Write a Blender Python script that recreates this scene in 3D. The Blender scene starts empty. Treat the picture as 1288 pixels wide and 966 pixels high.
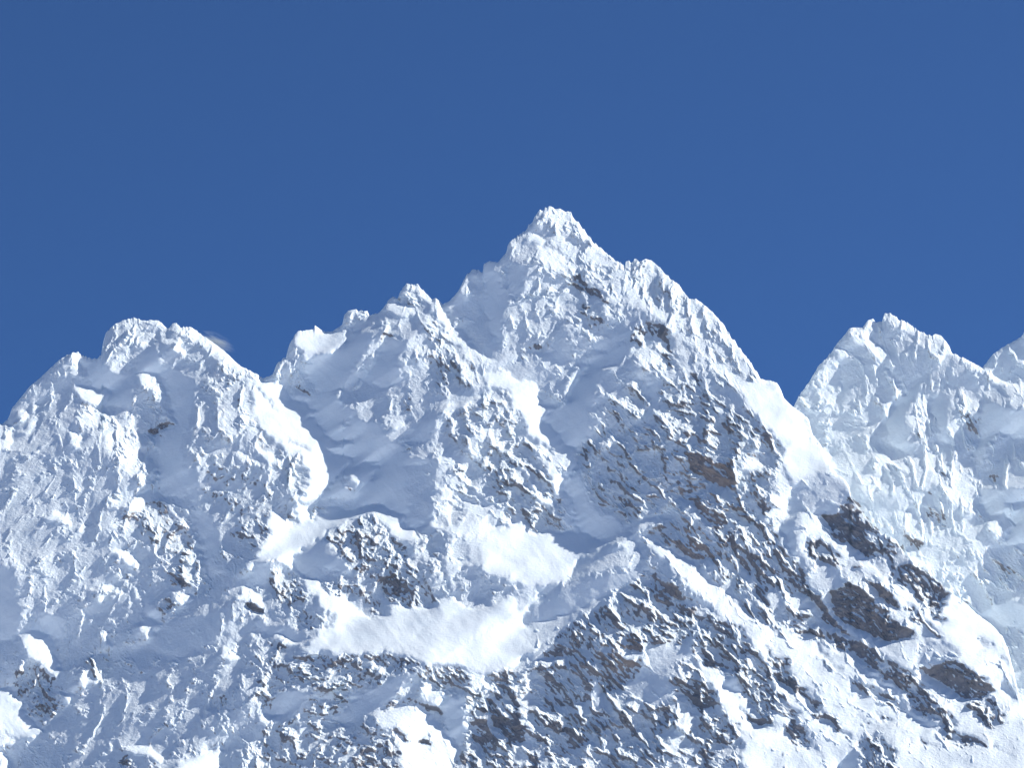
import bpy, math, time
import numpy as np
_t0 = time.time()
sc = bpy.context.scene
R = math.radians

# ---------------------------------------------------------------- camera (telephoto, looking up from the valley)
PITCH = 17.0
CAM_LOC = (0.0, 0.0, 2.0)
FOC = 5245.0                                  # focal length in survey units (1288 across the view)
cam = bpy.data.cameras.new('camera'); cam_o = bpy.data.objects.new('camera', cam)
sc.collection.objects.link(cam_o); sc.camera = cam_o
cam.sensor_width = 36.0; cam.sensor_fit = 'HORIZONTAL'
cam.angle = 2*math.atan(644/FOC)
cam.clip_start = 1.0; cam.clip_end = 200000.0
cam_o.location = CAM_LOC
cam_o.rotation_euler = (R(90+PITCH), 0, 0)

# ---------------------------------------------------------------- world, sun, exposure
SUN_DIR = (0.75, 0.27, 0.60)                  # towards the sun: from the right, high, a little beyond the ridge
SL = math.sqrt(sum(c*c for c in SUN_DIR)); SUN = tuple(c/SL for c in SUN_DIR)
SUN_EL = math.asin(SUN[2]); SUN_AZ = math.atan2(SUN[0], SUN[1])     # azimuth clockwise from +Y
w = bpy.data.worlds.new('World'); sc.world = w; w.use_nodes = True
nt = w.node_tree; nt.nodes.clear()
out = nt.nodes.new('ShaderNodeOutputWorld'); bg = nt.nodes.new('ShaderNodeBackground')
sky = nt.nodes.new('ShaderNodeTexSky'); sky.sky_type = 'NISHITA'; sky.sun_disc = False
sky.sun_elevation = SUN_EL; sky.sun_rotation = SUN_AZ
sky.altitude = 8000; sky.air_density = 1.0; sky.dust_density = 0.0; sky.ozone_density = 10.0
bg.inputs['Strength'].default_value = 0.065
nt.links.new(sky.outputs[0], bg.inputs[0]); nt.links.new(bg.outputs[0], out.inputs[0])
sun = bpy.data.lights.new('sun', 'SUN'); sun.energy = 4.15; sun.angle = R(0.5); sun.color = (1.0, 0.95, 0.865)
sun_o = bpy.data.objects.new('sun', sun); sc.collection.objects.link(sun_o)
from mathutils import Vector
sun_o.rotation_euler = Vector(SUN).to_track_quat('Z', 'Y').to_euler()
sc.view_settings.view_transform = 'Standard'; sc.view_settings.look = 'None'
sc.view_settings.exposure = 1.0; sc.view_settings.gamma = 1.0; sc.view_settings.use_curve_mapping = False
sc.render.resolution_x = 1024; sc.render.resolution_y = 769
sc.render.engine = 'CYCLES'
sc.cycles.max_bounces = 8; sc.cycles.diffuse_bounces = 6; sc.cycles.use_denoising = True; sc.cycles.denoiser = 'OPENIMAGEDENOISE'; sc.cycles.denoising_input_passes = 'RGB_ALBEDO_NORMAL'; sc.cycles.denoising_prefilter = 'ACCURATE'

# Survey of the massif: outlines of sunlit, shaded, rocky and smooth ground read from field sketches A..N
# each sheet has an origin in survey units and is drawn at 3.894 times survey scale
SHEET = dict(A=(0,380),B=(320,250),C=(320,380),D=(560,240),E=(640,380),F=(958,380),G=(0,560),H=(320,560),
             I=(640,560),J=(958,560),K=(0,718),L=(320,718),M=(640,718),N=(958,718))
# (sheet, aspect 0 turned from the sun .. 1 turned to the sun, roughness, rock share, outline)
P = []
def p(sh, asp, rough, rock, *c):
    ox, oy = SHEET[sh]
    P.append((asp, rough, rock, [(ox+c[i]/3.894, oy+c[i+1]/3.894) for i in range(0, len(c), 2)], None))
def s(sh, asp, rough, rock, w, *c):
    ox, oy = SHEET[sh]
    P.append((asp, rough, rock, [(ox+c[i]/3.894, oy+c[i+1]/3.894) for i in range(0, len(c), 2)], w/3.894))
# ---- N base and big areas first
p('N',.84,.22,.06, 0,160,250,100,800,0,1000,170,1130,270,1235,375,1215,420,1225,480,1175,555,1215,620,1285,720,1285,1200,0,1200)
p('J',.8,.38,.16, 0,0,290,0,350,130,440,260,540,400,720,560,870,670,1050,830,1230,966,0,966)
p('M',.5,.66,.24, 0,500,1285,200,1285,1200,0,1200)
p('L',.4,.7,.3, 0,420,1285,480,1285,1200,0,1200)
p('K',.27,.45,.17, 0,0,1285,0,1285,1200,0,1200)
# ---- A
p('A',.3,.42,.03, 0,600,60,520,240,330,375,245,500,270,640,520,520,700,0,966)
p('A',.95,.3,0, 340,262,375,247,402,270,388,310,372,370,348,330)
p('A',1,.1,0, 370,440,400,405,440,410,470,425,500,418,540,440,540,468,500,508,460,500,410,480)
p('A',.9,.3,0, 95,530,130,518,145,560,110,575)
p('A',.9,.3,0, 155,490,182,500,170,545,150,530)
p('A',.85,.4,0, 95,640,150,570,205,565,180,620,120,655)
p('A',.8,.4,0, 0,600,60,595,70,620,30,720,0,740)
p('A',.95,.2,0, 315,640,345,625,382,655,375,700,345,712,320,680)
p('A',.92,.55,.04, 380,530,420,505,500,530,545,550,590,600,640,640,700,665,745,680,690,720,720,760,775,800,775,835,740,870,760,910,700,905,640,870,610,830,590,790,540,760,500,700,520,660,450,600,380,590)
p('A',.75,.5,0, 600,540,640,540,655,600,640,640,590,600)
p('A',.4,.6,0, 500,260,520,150,610,88,660,80,800,95,830,130,760,200,700,240,620,330,540,330)
p('A',.8,.7,0, 600,100,690,96,692,200,650,250,600,240,610,180)
p('A',.8,.6,0, 720,150,755,160,760,180,700,240,670,230)
p('A',.5,.3,0, 700,95,780,92,820,130,770,140,710,130)
p('A',.92,.45,0, 840,120,935,125,1040,195,1150,290,1285,365,1285,530,1230,480,1190,400,1120,340,1060,300,1000,240,950,200,900,170)
p('A',.9,.5,0, 800,165,900,185,920,200,860,215,900,230,925,255,895,275,850,230,810,200)
p('A',.08,.08,0, 560,440,700,250,760,210,800,330,740,330,640,345,640,520,600,530,540,520)
p('A',.08,.08,0, 410,260,490,270,560,330,640,345,640,440,540,430,440,400,400,330)
p('A',.3,.6,.1, 640,360,830,440,860,600,780,665,690,640,650,520)
p('A',.92,.45,0, 640,350,740,328,800,345,780,370,830,440,810,480,790,520,740,440,700,400)
p('A',.85,.4,0, 780,510,830,535,857,580,840,602,800,560)
p('A',.2,.8,.95, 710,630,790,600,850,590,790,665,720,655)
p('A',.08,.1,.0, 800,300,950,370,960,480,900,700,900,966,780,966,770,700,870,600,830,450)
p('A',.35,.6,.12, 960,350,1060,300,1100,430,1130,520,1090,600,1160,700,1200,966,920,966,960,600)
p('A',.65,.6,.12, 1050,280,1120,340,1190,400,1285,530,1285,560,1140,505,1100,480,1060,400)
p('A',.85,.5,.06, 1090,560,1140,505,1230,520,1285,560,1285,640,1200,640,1150,655,1090,610)
p('A',.8,.5,.1, 1160,710,1225,740,1285,800,1285,900,1240,860,1180,760)
p('A',.3,.7,.5, 510,820,570,850,560,870,510,860)
p('A',.3,.7,.6, 360,450,420,495,400,505,365,480)
# ---- G
p('G',.29,.45,.12, 0,100,500,100,780,260,1000,700,780,830,300,966,0,966)
p('G',.5,.7,.3, 560,300,780,265,900,360,1010,640,960,720,850,620,700,420,560,420)
p('G',.95,.3,0, 530,255,600,260,740,235,775,270,700,310,600,310,530,300)
p('G',1,.2,0, 215,358,280,330,335,350,320,402,290,370,240,372)
p('G',1,.2,0, 370,425,400,400,437,415,385,437)
p('G',1,.2,0, 545,522,600,508,650,530,695,592,660,600,600,560)
p('G',.75,.8,.45, 545,600,600,600,640,665,580,640)
p('G',.88,.5,.1, 450,710,510,672,560,690,500,790,470,750)
p('G',.9,.5,.1, 570,715,605,718,560,765,550,740)
p('G',.8,.6,.2, 660,690,682,690,725,830,690,820)
p('G',.97,.2,0, 690,860,740,870,800,885,720,962,690,930)
p('G',.9,.3,0, 435,865,500,820,450,872)
s('G',.9,.6,.1,26, 770,250,880,340,940,430,980,560,1020,670)
p('G',.85,.8,.3, 830,478,900,480,970,540,965,590,900,540)
p('G',.2,.7,.9, 830,600,870,640,920,700,860,700,820,650)
p('G',.95,.3,0, 825,588,912,670,905,690,850,640)
p('G',.8,.6,.1, 920,600,1022,680,960,722,900,640)
p('G',.97,.2,0, 840,700,900,730,950,735,880,802,860,750)
p('G',.25,.9,.7, 800,730,860,760,870,790,820,835,790,800)
p('G',.08,.1,0, 800,100,900,200,960,330,1000,500,1030,660,1100,620,1060,560,1090,440,960,300,960,100)
p('G',.08,.1,0, 700,740,760,800,800,830,760,860,700,830)
p('G',.3,.55,.28, 960,200,1100,80,1285,120,1285,520,1180,560,1060,570,1090,440)
p('G',1,.1,0, 1180,582,1285,528,1285,620,1200,612)
p('G',.95,.3,.1, 1165,750,1200,702,1285,750,1285,860,1240,830)
p('G',.2,.7,1, 1185,765,1230,770,1290,830,1290,850,1240,820)
p('G',.12,.15,0, 0,480,60,600,100,750,80,966,0,966)
p('G',.1,.1,0, 200,830,320,860,300,966,220,940)
s('G',.9,.3,0,12, 950,735,860,815,800,885)
# ---- K
p('K',1,.1,0, 108,312,180,292,260,370,300,440,305,490,270,530,240,520,200,470,130,420,110,370)
p('K',1,.08,0, 0,530,60,590,110,660,200,800,90,830,20,870,0,860)
p('K',.8,.5,.2, 0,770,50,780,60,840,0,850)
p('K',.95,.3,0, 0,870,40,880,95,966,0,966)
p('K',.45,.8,.45, 120,420,200,480,270,540,280,640,240,745,170,700,90,600,100,500)
p('K',.88,.8,.3, 370,480,430,430,500,400,530,460,515,500,430,580,380,560)
p('K',.95,.2,0, 375,510,430,520,515,490,430,580,390,560)
p('K',.92,.3,0, 480,315,510,308,540,370,500,380)
p('K',.95,.3,0, 290,605,370,600,320,652)
p('K',1,.1,0, 610,885,680,845,740,870,806,910,770,938,720,900,650,905)
p('K',.3,.9,.8, 585,930,640,905,690,966,590,966)
p('K',1,.1,0, 870,942,1000,890,1072,860,1060,966,880,966)
p('K',.97,.2,0, 1090,382,1170,340,1150,380,1172,412,1130,450,1090,420)
p('K',.8,.4,0, 1215,312,1245,298,1255,340,1230,350)
p('K',.75,.8,.4, 1240,560,1285,540,1285,680,1230,650)
p('K',.85,.6,.2, 1100,690,1132,680,1122,745)
p('K',.8,.6,.15, 1160,880,1285,840,1285,966,1150,966)
p('K',.15,.3,.05, 800,260,1100,180,1060,330,900,420,760,400,720,350)
p('K',.15,.8,.5, 1010,610,1110,620,1120,680,1040,690)
# ---- B / C middle
p('C',.4,.45,.05, 480,100,620,50,820,120,880,260,1120,400,1110,560,1000,966,760,966,620,640,480,560,430,420)
p('B',.4,.5,.03, 90,870,110,810,155,780,190,680,240,760,300,900,300,960,60,960)
p('C',1,.08,0, 188,175,215,135,297,115,350,145,435,118,442,180,420,225,380,245,320,255,300,290,250,305,230,240,195,195)
p('C',.85,.4,0, 455,140,497,140,470,170,445,190)
p('C',.7,.5,0, 438,70,490,33,560,52,570,80,530,92,500,65,470,100,440,110)
p('C',.45,.6,.05, 100,300,160,230,195,195,230,260,260,310,300,440,250,450,180,420,100,390)
p('C',.85,.5,0, 150,290,185,280,200,350,180,360)
p('C',.2,.8,.65, 185,395,230,405,295,450,250,455)
p('C',1,.08,0, 0,355,40,375,110,420,165,460,240,485,298,525,255,565,340,610,375,650,430,670,497,675,440,695,360,722,440,748,502,755,450,782,430,820,380,880,320,966,270,966,200,950,150,880,80,800,0,700,0,580)
p('C',.5,.75,.12, 80,805,140,770,200,758,250,830,275,900,250,940,200,950,150,880)
p('C',.5,.75,.15, 0,590,60,640,110,690,165,740,140,760,90,770,60,740,0,690)
p('C',.6,.5,.1, 150,680,200,700,260,730,240,740,170,700)
s('C',.45,.3,0,14, 0,400,60,470,110,530)
p('C',.06,.06,0, 320,258,380,247,430,215,500,150,610,150,480,350,440,420,330,440,290,370,258,320)
p('C',.06,.06,0, 165,455,430,440,480,560,640,640,760,720,750,900,860,966,320,966,380,880,450,800,502,755,440,745,370,718,497,675,375,650,255,565,298,525,240,485)
p('C',1,.1,0, 438,832,520,785,597,790,575,805,612,825,590,842,600,860,590,868,602,885,540,900,510,930,480,880,450,860)
p('C',.5,.8,.35, 430,860,480,880,505,920,480,950,435,910)
p('C',1,.2,0, 640,12,700,2,740,25,790,30,770,45,807,65,740,82,690,60,620,50)
p('C',.75,.6,.05, 620,110,660,105,672,148,630,150)
p('C',.85,.5,0, 570,252,600,248,602,290,570,312)
p('C',.9,.4,0, 505,332,547,323,520,352)
p('C',.9,.4,0, 505,382,542,385,510,402)
p('C',.85,.5,0, 388,455,430,422,457,430,455,480,440,525,410,480)
p('C',.8,.5,0, 420,592,460,565,467,600,430,608)
p('C',1,.1,0, 662,602,700,588,732,595,715,618,670,614)
p('C',.1,.1,0, 570,350,640,200,740,190,720,270,690,400,620,420,560,400)
p('C',.2,.8,.7, 640,150,700,165,670,205,640,195)
p('C',.2,.8,.7, 735,455,785,460,775,520,740,510)
p('C',.3,.8,.4, 740,690,800,740,780,750,740,730)
p('C',.3,.8,.4, 840,720,900,705,880,740)
p('C',.12,.15,0, 760,640,900,520,900,640,830,700,760,680)
p('C',.45,.8,.3, 830,270,960,260,1100,330,1100,400,980,440,880,400)
p('C',.75,.75,.2, 820,95,880,72,910,130,1000,220,1085,300,1060,322,960,260,900,220,860,160,830,150)
p('C',.95,.35,.03, 850,0,905,0,940,60,1000,130,1060,220,1140,282,1182,295,1130,307,1095,303,1040,240,980,170,950,110,900,100)
s('C',.3,.5,.5,10, 1000,160,1050,240,1095,300)
s('C',.3,.7,.6,12, 940,170,1000,240,1080,320)
p('B',.35,.7,.12, 700,500,750,420,800,430,850,500,800,535,720,520)
p('B',.95,.4,0, 710,470,750,412,765,420,730,480)
p('B',.95,.4,0, 785,418,830,445,880,510,860,520,800,470)
p('C',.85,.5,.05, 715,282,820,240,900,233,905,262,800,270,745,305)
p('C',.75,.6,.1, 980,360,1100,320,1132,380,1100,402,1020,402)
p('C',1,.15,0, 912,548,940,512,1000,480,1100,448,1112,460,1020,508,950,548)
p('C',.4,.8,.2, 930,560,1110,470,1100,600,1000,760,930,700)
p('C',.68,.8,.15, 1110,460,1200,380,1285,480,1285,800,1200,780,1180,600,1110,560)
p('C',.85,.6,.05, 1090,600,1160,620,1172,740,1120,772,1090,700)
p('C',.8,.8,.2, 978,835,1052,788,1062,870,1040,940,990,935)
p('C',.98,.2,0, 888,966,910,908,940,930,980,925,1012,966)
p('C',.3,.8,.45, 1170,860,1285,840,1285,966,1150,966)
# ---- B/D far rib and main summit
p('B',.45,.3,0, 925,520,1000,450,1020,410,1110,370,1180,560,1230,740,1190,790,1120,720,1000,560)
p('B',.92,.4,0, 1032,380,1080,343,1120,363,1060,390,1088,450,1060,465,1020,500,1005,450)
p('D',.07,.06,0, 188,360,215,345,262,350,285,450,290,600,292,780,230,700,190,560,182,420)
p('D',.45,.35,.02, 200,800,280,780,400,820,560,760,640,860,560,966,450,966,240,880)
p('D',.5,.55,.04, 262,350,300,300,335,235,450,190,560,300,640,480,600,600,500,720,330,820,290,750,290,500)
p('D',.55,.6,.05, 380,480,560,480,620,580,480,640,360,560)
p('D',.12,.3,.0, 320,340,400,360,420,440,340,560,300,480)
p('D',.82,.55,.04, 440,135,490,85,560,90,617,100,680,190,720,245,850,350,885,400,900,560,870,620,800,520,700,440,640,400,560,290,490,230,440,170)
s('D',.35,.6,.05,14, 520,160,580,200,650,260)
s('D',.3,.5,.2,16, 490,245,560,290,630,370)
s('D',.4,.5,.1,12, 800,430,850,520,890,580)
s('D',.45,.5,.1,10, 700,260,760,330,820,370)
p('D',1,.2,0, 390,225,450,218,497,240,470,252,400,255)
p('D',.9,.3,0, 308,262,335,235,347,250,318,278)
p('D',.3,.9,.85, 608,435,640,408,672,440,740,490,800,540,820,578,770,545,700,510,640,475)
p('D',.3,.9,.6, 800,430,830,480,825,500,800,470)
p('D',.3,.85,.6, 640,540,700,560,760,650,790,718,740,690,680,610)
p('D',.25,.85,.6, 335,832,400,790,500,725,512,745,440,800,360,838)
p('D',.85,.5,.05, 440,250,560,300,640,400,600,420,520,380,450,330)
p('D',.9,.5,.05, 740,545,870,598,850,642,800,620,760,590)
p('D',.62,.6,.08, 590,430,690,520,760,600,700,560,620,530,560,480)
# second summit flank
p('D',.72,.7,.1, 878,370,885,340,980,333,1050,375,1200,530,1285,650,1285,900,1180,800,1080,620,960,490,890,400)
p('D',.88,.4,.0, 870,380,960,490,1080,620,1070,650,960,560,910,560,880,460)
p('D',.92,.3,0, 1200,530,1230,528,1285,580,1285,640)
s('D',.45,.6,.1,12, 990,400,1080,520,1150,700)
s('D',.92,.5,0,16, 1020,390,1110,500,1200,640)
s('D',.4,.6,.2,10, 1110,640,1160,740)
p('D',.8,.6,.1, 555,668,640,608,700,680,737,710,690,732,620,690)
p('D',.2,.15,0, 730,735,880,690,900,700,800,790,740,765)
p('D',.6,.6,.15, 688,805,720,758,790,780,795,800,740,855,700,840)
p('D',.95,.4,.05, 588,950,640,870,700,848,705,862,690,895,620,966)
p('D',.22,.2,.03, 700,895,800,810,900,720,940,765,860,840,720,966,660,966)
s('D',.95,.3,0,10, 755,892,850,850,920,795)
p('D',.35,.9,.55, 848,805,880,730,910,700,962,740,950,775,880,790)
p('D',.35,.9,.6, 920,685,1000,640,1050,655,1090,750,1125,850,1110,880,1060,780,1000,710,930,705)
p('D',1,.1,0, 180,880,250,880,340,920,460,966,190,966)
p('D',.9,.35,.03, 0,590,80,700,180,800,243,835,200,852,150,850,60,770,0,700)
# ---- E
p('E',.55,.85,.25, 740,430,860,380,1000,450,1150,560,1285,700,1285,966,860,966,800,760,740,600)
p('E',.3,.75,.2, 330,700,520,620,740,560,860,760,850,966,300,966)
p('E',.14,.12,0, 235,510,300,470,430,250,560,200,620,215,450,345,420,480,400,640,330,700,220,720,252,655,150,570)
p('E',.3,.5,.08, 380,560,460,460,560,380,600,400,480,500,470,600,400,700)
p('E',1,.06,0, 0,372,80,395,142,430,128,460,155,480,132,500,237,510,150,570,192,620,252,655,218,700,190,720,100,640,0,500)
p('E',.9,.4,.03, 110,690,230,740,340,770,345,790,275,822,332,852,270,870,322,966,230,966,200,880,150,800)
p('E',.95,.4,.05, 250,495,290,400,350,308,397,310,370,340,320,420,270,500)
p('E',.85,.55,.12, 615,245,720,208,760,250,780,320,830,360,730,372,680,350,640,300)
s('E',.95,.3,0,10, 450,350,530,300,610,245)
p('E',.68,.85,.2, 560,400,620,368,692,380,650,430,702,482,640,560,600,590,570,480)
p('E',.15,.2,0, 700,400,760,390,740,480,660,590,600,620,640,560,702,482,660,430)
p('E',.65,.8,.25, 488,505,530,485,560,580,520,622,470,560)
p('E',.2,.7,.7, 535,510,570,600,550,610,530,560)
p('E',.5,.8,.3, 448,602,480,590,502,650,440,682)
p('E',.92,.3,0, 428,705,520,668,532,690,470,742)
p('E',.8,.6,.1, 760,100,930,0,1100,190,1235,380,1285,390,1285,640,1150,500,1130,420,1000,400,850,200)
s('E',.4,.7,.15,16, 760,60,850,200,950,340,1060,470)
s('E',.5,.6,.05,12, 880,0,1000,180,1100,300)
s('E',.45,.6,.1,12, 960,160,1080,330,1140,420)
p('E',1,.08,0, 1140,395,1240,380,1285,388,1285,640,1200,560,1125,470)
p('E',.3,.85,.7, 600,170,690,95,760,120,800,240,780,260,740,180,660,190)
p('E',.3,.85,.75, 755,250,800,325,820,335,790,345,755,290)
p('E',.3,.8,.85, 895,345,930,340,945,390,920,422,890,375)
p('E',.45,.85,.4, 980,450,1060,500,1100,600,1040,640,960,560)
p('E',.9,.4,.05, 1000,500,1085,555,1060,572,1000,540)
p('E',.5,.85,.45, 1150,520,1230,600,1285,680,1240,700,1150,600)
p('E',.15,.6,1, 880,740,960,740,1000,800,1100,800,1122,900,1080,922,1000,890,940,860,890,850)
p('E',.2,.7,.9, 855,850,885,860,890,940,860,950)
p('E',.9,.3,.05, 775,868,830,858,845,888,800,880)
p('E',.92,.3,.05, 1125,770,1190,760,1250,800,1235,850,1150,830)
p('E',.85,.5,.1, 1130,640,1285,720,1285,760,1180,720)
# ---- F (second mountain)
p('F',.48,.45,.03, 160,520,1285,300,1285,1500,600,1500,350,820)
p('F',.62,.5,.02, 165,505,235,390,330,260,400,170,400,400,350,490,250,545)
p('F',.3,.3,.0, 395,210,415,270,430,400,450,500,390,520,380,380,395,290)
p('F',.92,.3,0, 360,225,400,208,412,270,385,290)
p('F',.95,.4,0, 412,150,495,125,560,200,612,265,590,300,560,290,500,240,430,180)
p('F',.4,.5,.05, 430,270,560,300,650,380,680,440,620,540,540,640,480,700,440,600,440,450)
s('F',.92,.5,.0,26, 600,310,660,390,680,440,610,545,540,640)
p('F',.14,.12,0, 595,200,625,330,700,440,690,480,610,600,620,700,740,740,760,700,730,620,720,500,780,430,800,330,760,380,680,330)
p('F',.82,.45,.03, 700,178,780,190,900,250,880,300,820,240,720,212)
p('F',.92,.3,0, 495,120,520,88,545,80,562,110,530,150)
p('F',.72,.5,0, 595,60,640,60,700,100,770,145,880,165,925,215,935,262,830,230,740,170,640,130)
p('F',.85,.4,.03, 935,260,1060,310,1180,385,1285,420,1285,600,1240,540,1200,450,1100,360,1000,300)
p('F',.28,.3,.05, 900,280,1000,300,1090,360,1060,430,900,430)
p('F',.3,.7,.6, 1050,350,1100,370,1090,410,1055,390)
p('F',.85,.5,.05, 720,490,790,448,852,552,790,602,792,682,740,620)
p('F',.7,.7,.25, 720,640,790,640,760,710,725,700)
p('F',.18,.15,0, 850,450,930,470,915,620,950,700,880,690,862,580,830,470)
p('F',.85,.5,.05, 938,605,970,448,1092,490,1060,530,1000,560)
p('F',.3,.8,.55, 985,570,1050,560,1085,600,1062,650,1010,620)
p('F',.82,.5,.1, 960,640,1082,680,1040,722,1062,860,1000,905,960,780)
p('F',.16,.15,0, 1090,500,1285,600,1285,640,1200,680,1100,690,1080,840,1050,720,1082,680,1070,600)
p('F',.85,.5,.1, 1150,650,1222,652,1165,760,1112,822,1100,720)
p('F',.2,.8,.85, 1108,860,1160,850,1140,890,1115,885)
p('F',.9,.3,0, 500,860,560,870,565,920,500,966,465,900)
p('F',1,.06,0, 0,385,80,395,120,480,220,560,240,650,300,720,352,820,270,840,180,890,100,800,40,620,0,600)
p('F',.4,.85,.5, 0,600,40,620,95,740,60,780,0,700)
s('F',.5,.5,.4,10, 90,820,150,880,200,920)
p('F',.3,.4,.05, 640,160,720,300,800,330,760,400,700,430,640,330,600,250)
p('F',.85,.5,.03, 560,700,640,740,600,860,560,850)
# ---- J second mountain
p('J',.86,.45,.05, 640,120,830,30,930,110,1060,215,1095,320,1000,335,900,260,820,120,700,140)
p('J',.3,.7,.7, 820,85,840,95,915,155,890,160)
p('J',.25,.7,.8, 770,220,830,235,815,250,780,245)
p('J',.35,.8,.5, 780,290,900,340,940,390,880,400,790,350)
p('J',.92,.3,0, 470,170,570,170,565,220,500,245)
p('J',.3,.3,.05, 560,230,700,230,690,310,600,390,520,320)
p('J',.82,.5,.1, 650,320,730,318,802,420,790,500,720,450,680,380)
p('J',.25,.8,.75, 700,420,740,440,800,480,760,525,710,470)
p('J',.92,.4,.05, 1090,375,1200,338,1242,390,1170,472,1120,430)
p('J',.1,.12,.02, 1060,215,1285,180,1285,600,1170,480,1242,400,1200,338,1100,340)
p('J',.85,.4,.05, 1195,280,1285,268,1285,330,1230,322)
p('J',.2,.8,.8, 1110,150,1160,150,1140,185,1110,180)
p('J',.42,.5,.12, 800,560,1150,480,1285,620,1285,1000,1230,966,1050,830,870,670)
p('J',.3,.8,.45, 1110,540,1200,600,1260,650,1200,660)
p('J',.12,.2,.0, 1050,830,1200,760,1285,800,1285,1100)
p('J',.98,.2,0, 730,550,800,590,812,608,740,580)
# ---- J main
p('J',.32,.3,.03, 190,190,270,140,370,135,430,200,440,260,300,340,130,360,130,280)
p('J',.9,.4,.03, 0,360,60,400,165,520,130,545,60,470)
p('J',.35,.85,.75, 0,390,60,480,200,620,240,730,150,740,0,620)
s('J',.9,.5,.1,12, 0,590,90,660,150,720)
s('J',.9,.5,.1,10, 100,560,180,640,235,715)
p('J',.15,.15,0, 80,400,180,350,175,520,215,640,245,740,200,680,160,560,130,480)
p('J',.12,.5,1, 290,355,440,260,490,400,595,560,520,545,400,480,310,405)
p('J',.7,.5,.1, 440,260,500,300,540,400,600,450,580,480,500,400)
p('J',.35,.8,.6, 500,360,540,400,640,480,700,520,640,590,560,560,520,470)
p('J',.92,.3,.02, 190,395,260,345,330,400,400,480,470,550,560,600,640,680,780,780,900,880,880,960,800,900,700,820,640,780,560,640,440,560,380,540,280,460,230,520)
p('J',.35,.8,.65, 210,480,300,460,400,560,360,600,280,590,220,560)
p('J',.55,.3,.02, 240,640,370,590,430,680,330,740,250,720)
p('J',.8,.6,.15, 380,600,420,580,700,830,720,930,640,860,500,720)
p('J',.12,.5,1, 330,745,440,690,600,820,700,930,740,960,600,975,480,920,420,870,350,830)
p('J',.12,.5,1, 490,650,570,660,600,700,672,795,640,805,540,710)
p('J',.3,.7,.9, 630,630,720,588,840,650,905,740,880,840,780,760,660,680)
p('J',.98,.06,0, 840,860,910,740,1060,830,1230,966,1100,1000,840,966,800,900)
p('J',.6,.6,.25, 700,780,760,800,900,940,840,940)
p('J',.7,.7,.25, 0,780,120,800,200,790,330,860,440,910,330,945,200,870,0,870)
# ---- H
p('H',.45,.8,.25, 0,170,50,190,110,270,180,330,200,400,180,460,0,530)
p('H',.97,.08,0, 60,320,80,420,0,520,0,600,100,560,190,620,200,545,330,450,400,380,570,357,640,400,720,480,810,450,800,400,745,395,735,345,590,293,440,325,310,290,240,300,210,250,190,400)
p('H',.5,.7,.2, 270,300,330,290,350,330,290,360)
p('H',.12,.1,0, 195,545,350,445,400,540,480,600,430,640,350,600,300,640,250,650,190,600)
p('H',.95,.2,0, 200,620,250,640,340,660,330,740,280,720,240,680)
p('H',.48,.9,.4, 350,435,420,385,560,350,620,400,700,450,800,560,850,700,900,780,820,832,650,760,560,680,500,640,440,560,380,520)
p('H',.72,.8,.15, 520,370,580,350,640,420,720,560,660,560,600,480)
p('H',.2,.9,.85, 590,640,720,630,770,740,700,760,620,720)
p('H',.2,.8,.75, 365,470,400,480,435,550,390,540)
p('H',.8,.75,.2, 730,475,850,430,900,560,972,742,900,700,830,560)
s('H',.3,.8,.7,8, 880,540,930,650,968,740)
p('H',.12,.2,0, 730,470,790,480,780,560,740,510)
p('H',.6,.85,.4, 350,680,450,630,500,700,480,765,400,755)
p('H',.55,.85,.45, 500,700,600,760,655,865,600,855,530,760)
p('H',.4,.85,.4, 40,640,130,610,200,640,260,740,180,800,100,760)
p('H',.35,.9,.5, 170,830,250,800,315,890,250,915,180,880)
p('H',1,.06,0, 330,710,480,790,560,830,640,885,665,770,820,840,900,790,970,745,1060,800,1285,780,1285,966,280,966,330,900,420,850,320,800)
p('H',.15,.2,.03, 0,560,60,570,70,640,40,700,0,690)
p('H',.15,.2,.03, 0,850,100,880,260,900,240,966,60,940)
p('H',.06,.06,0, 600,100,640,60,900,60,900,210,870,390,745,395,735,345,640,305,540,290,440,320,520,230,600,180)
p('H',.25,.4,.03, 740,100,900,60,890,250,850,370,760,360,740,220)
p('H',.86,.25,.03, 860,400,910,212,980,228,1060,290,1160,300,1285,250,1285,560,1240,540,1130,560,1000,600,980,740,930,640,940,520,960,440)
p('H',.6,.7,.1, 880,260,910,222,945,400,890,390)
p('H',.6,.7,.1, 950,260,980,230,1030,330,960,400)
p('H',.55,.5,.1, 945,460,1020,440,1060,560,960,575)
p('H',.5,.5,.12, 1130,385,1180,330,1285,275,1285,400,1200,412)
p('H',.62,.55,.1, 965,670,1100,630,1130,780,1050,795,980,720)
p('H',.5,.7,.2, 1150,720,1240,680,1285,720,1200,780)
p('H',.15,.1,0, 1235,800,1290,740,1290,850)
p('H',.2,.7,.9, 1205,552,1240,545,1272,562,1262,582)
p('H',.55,.85,.25, 1090,0,1285,0,1285,200,1160,270,1120,180)
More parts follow.
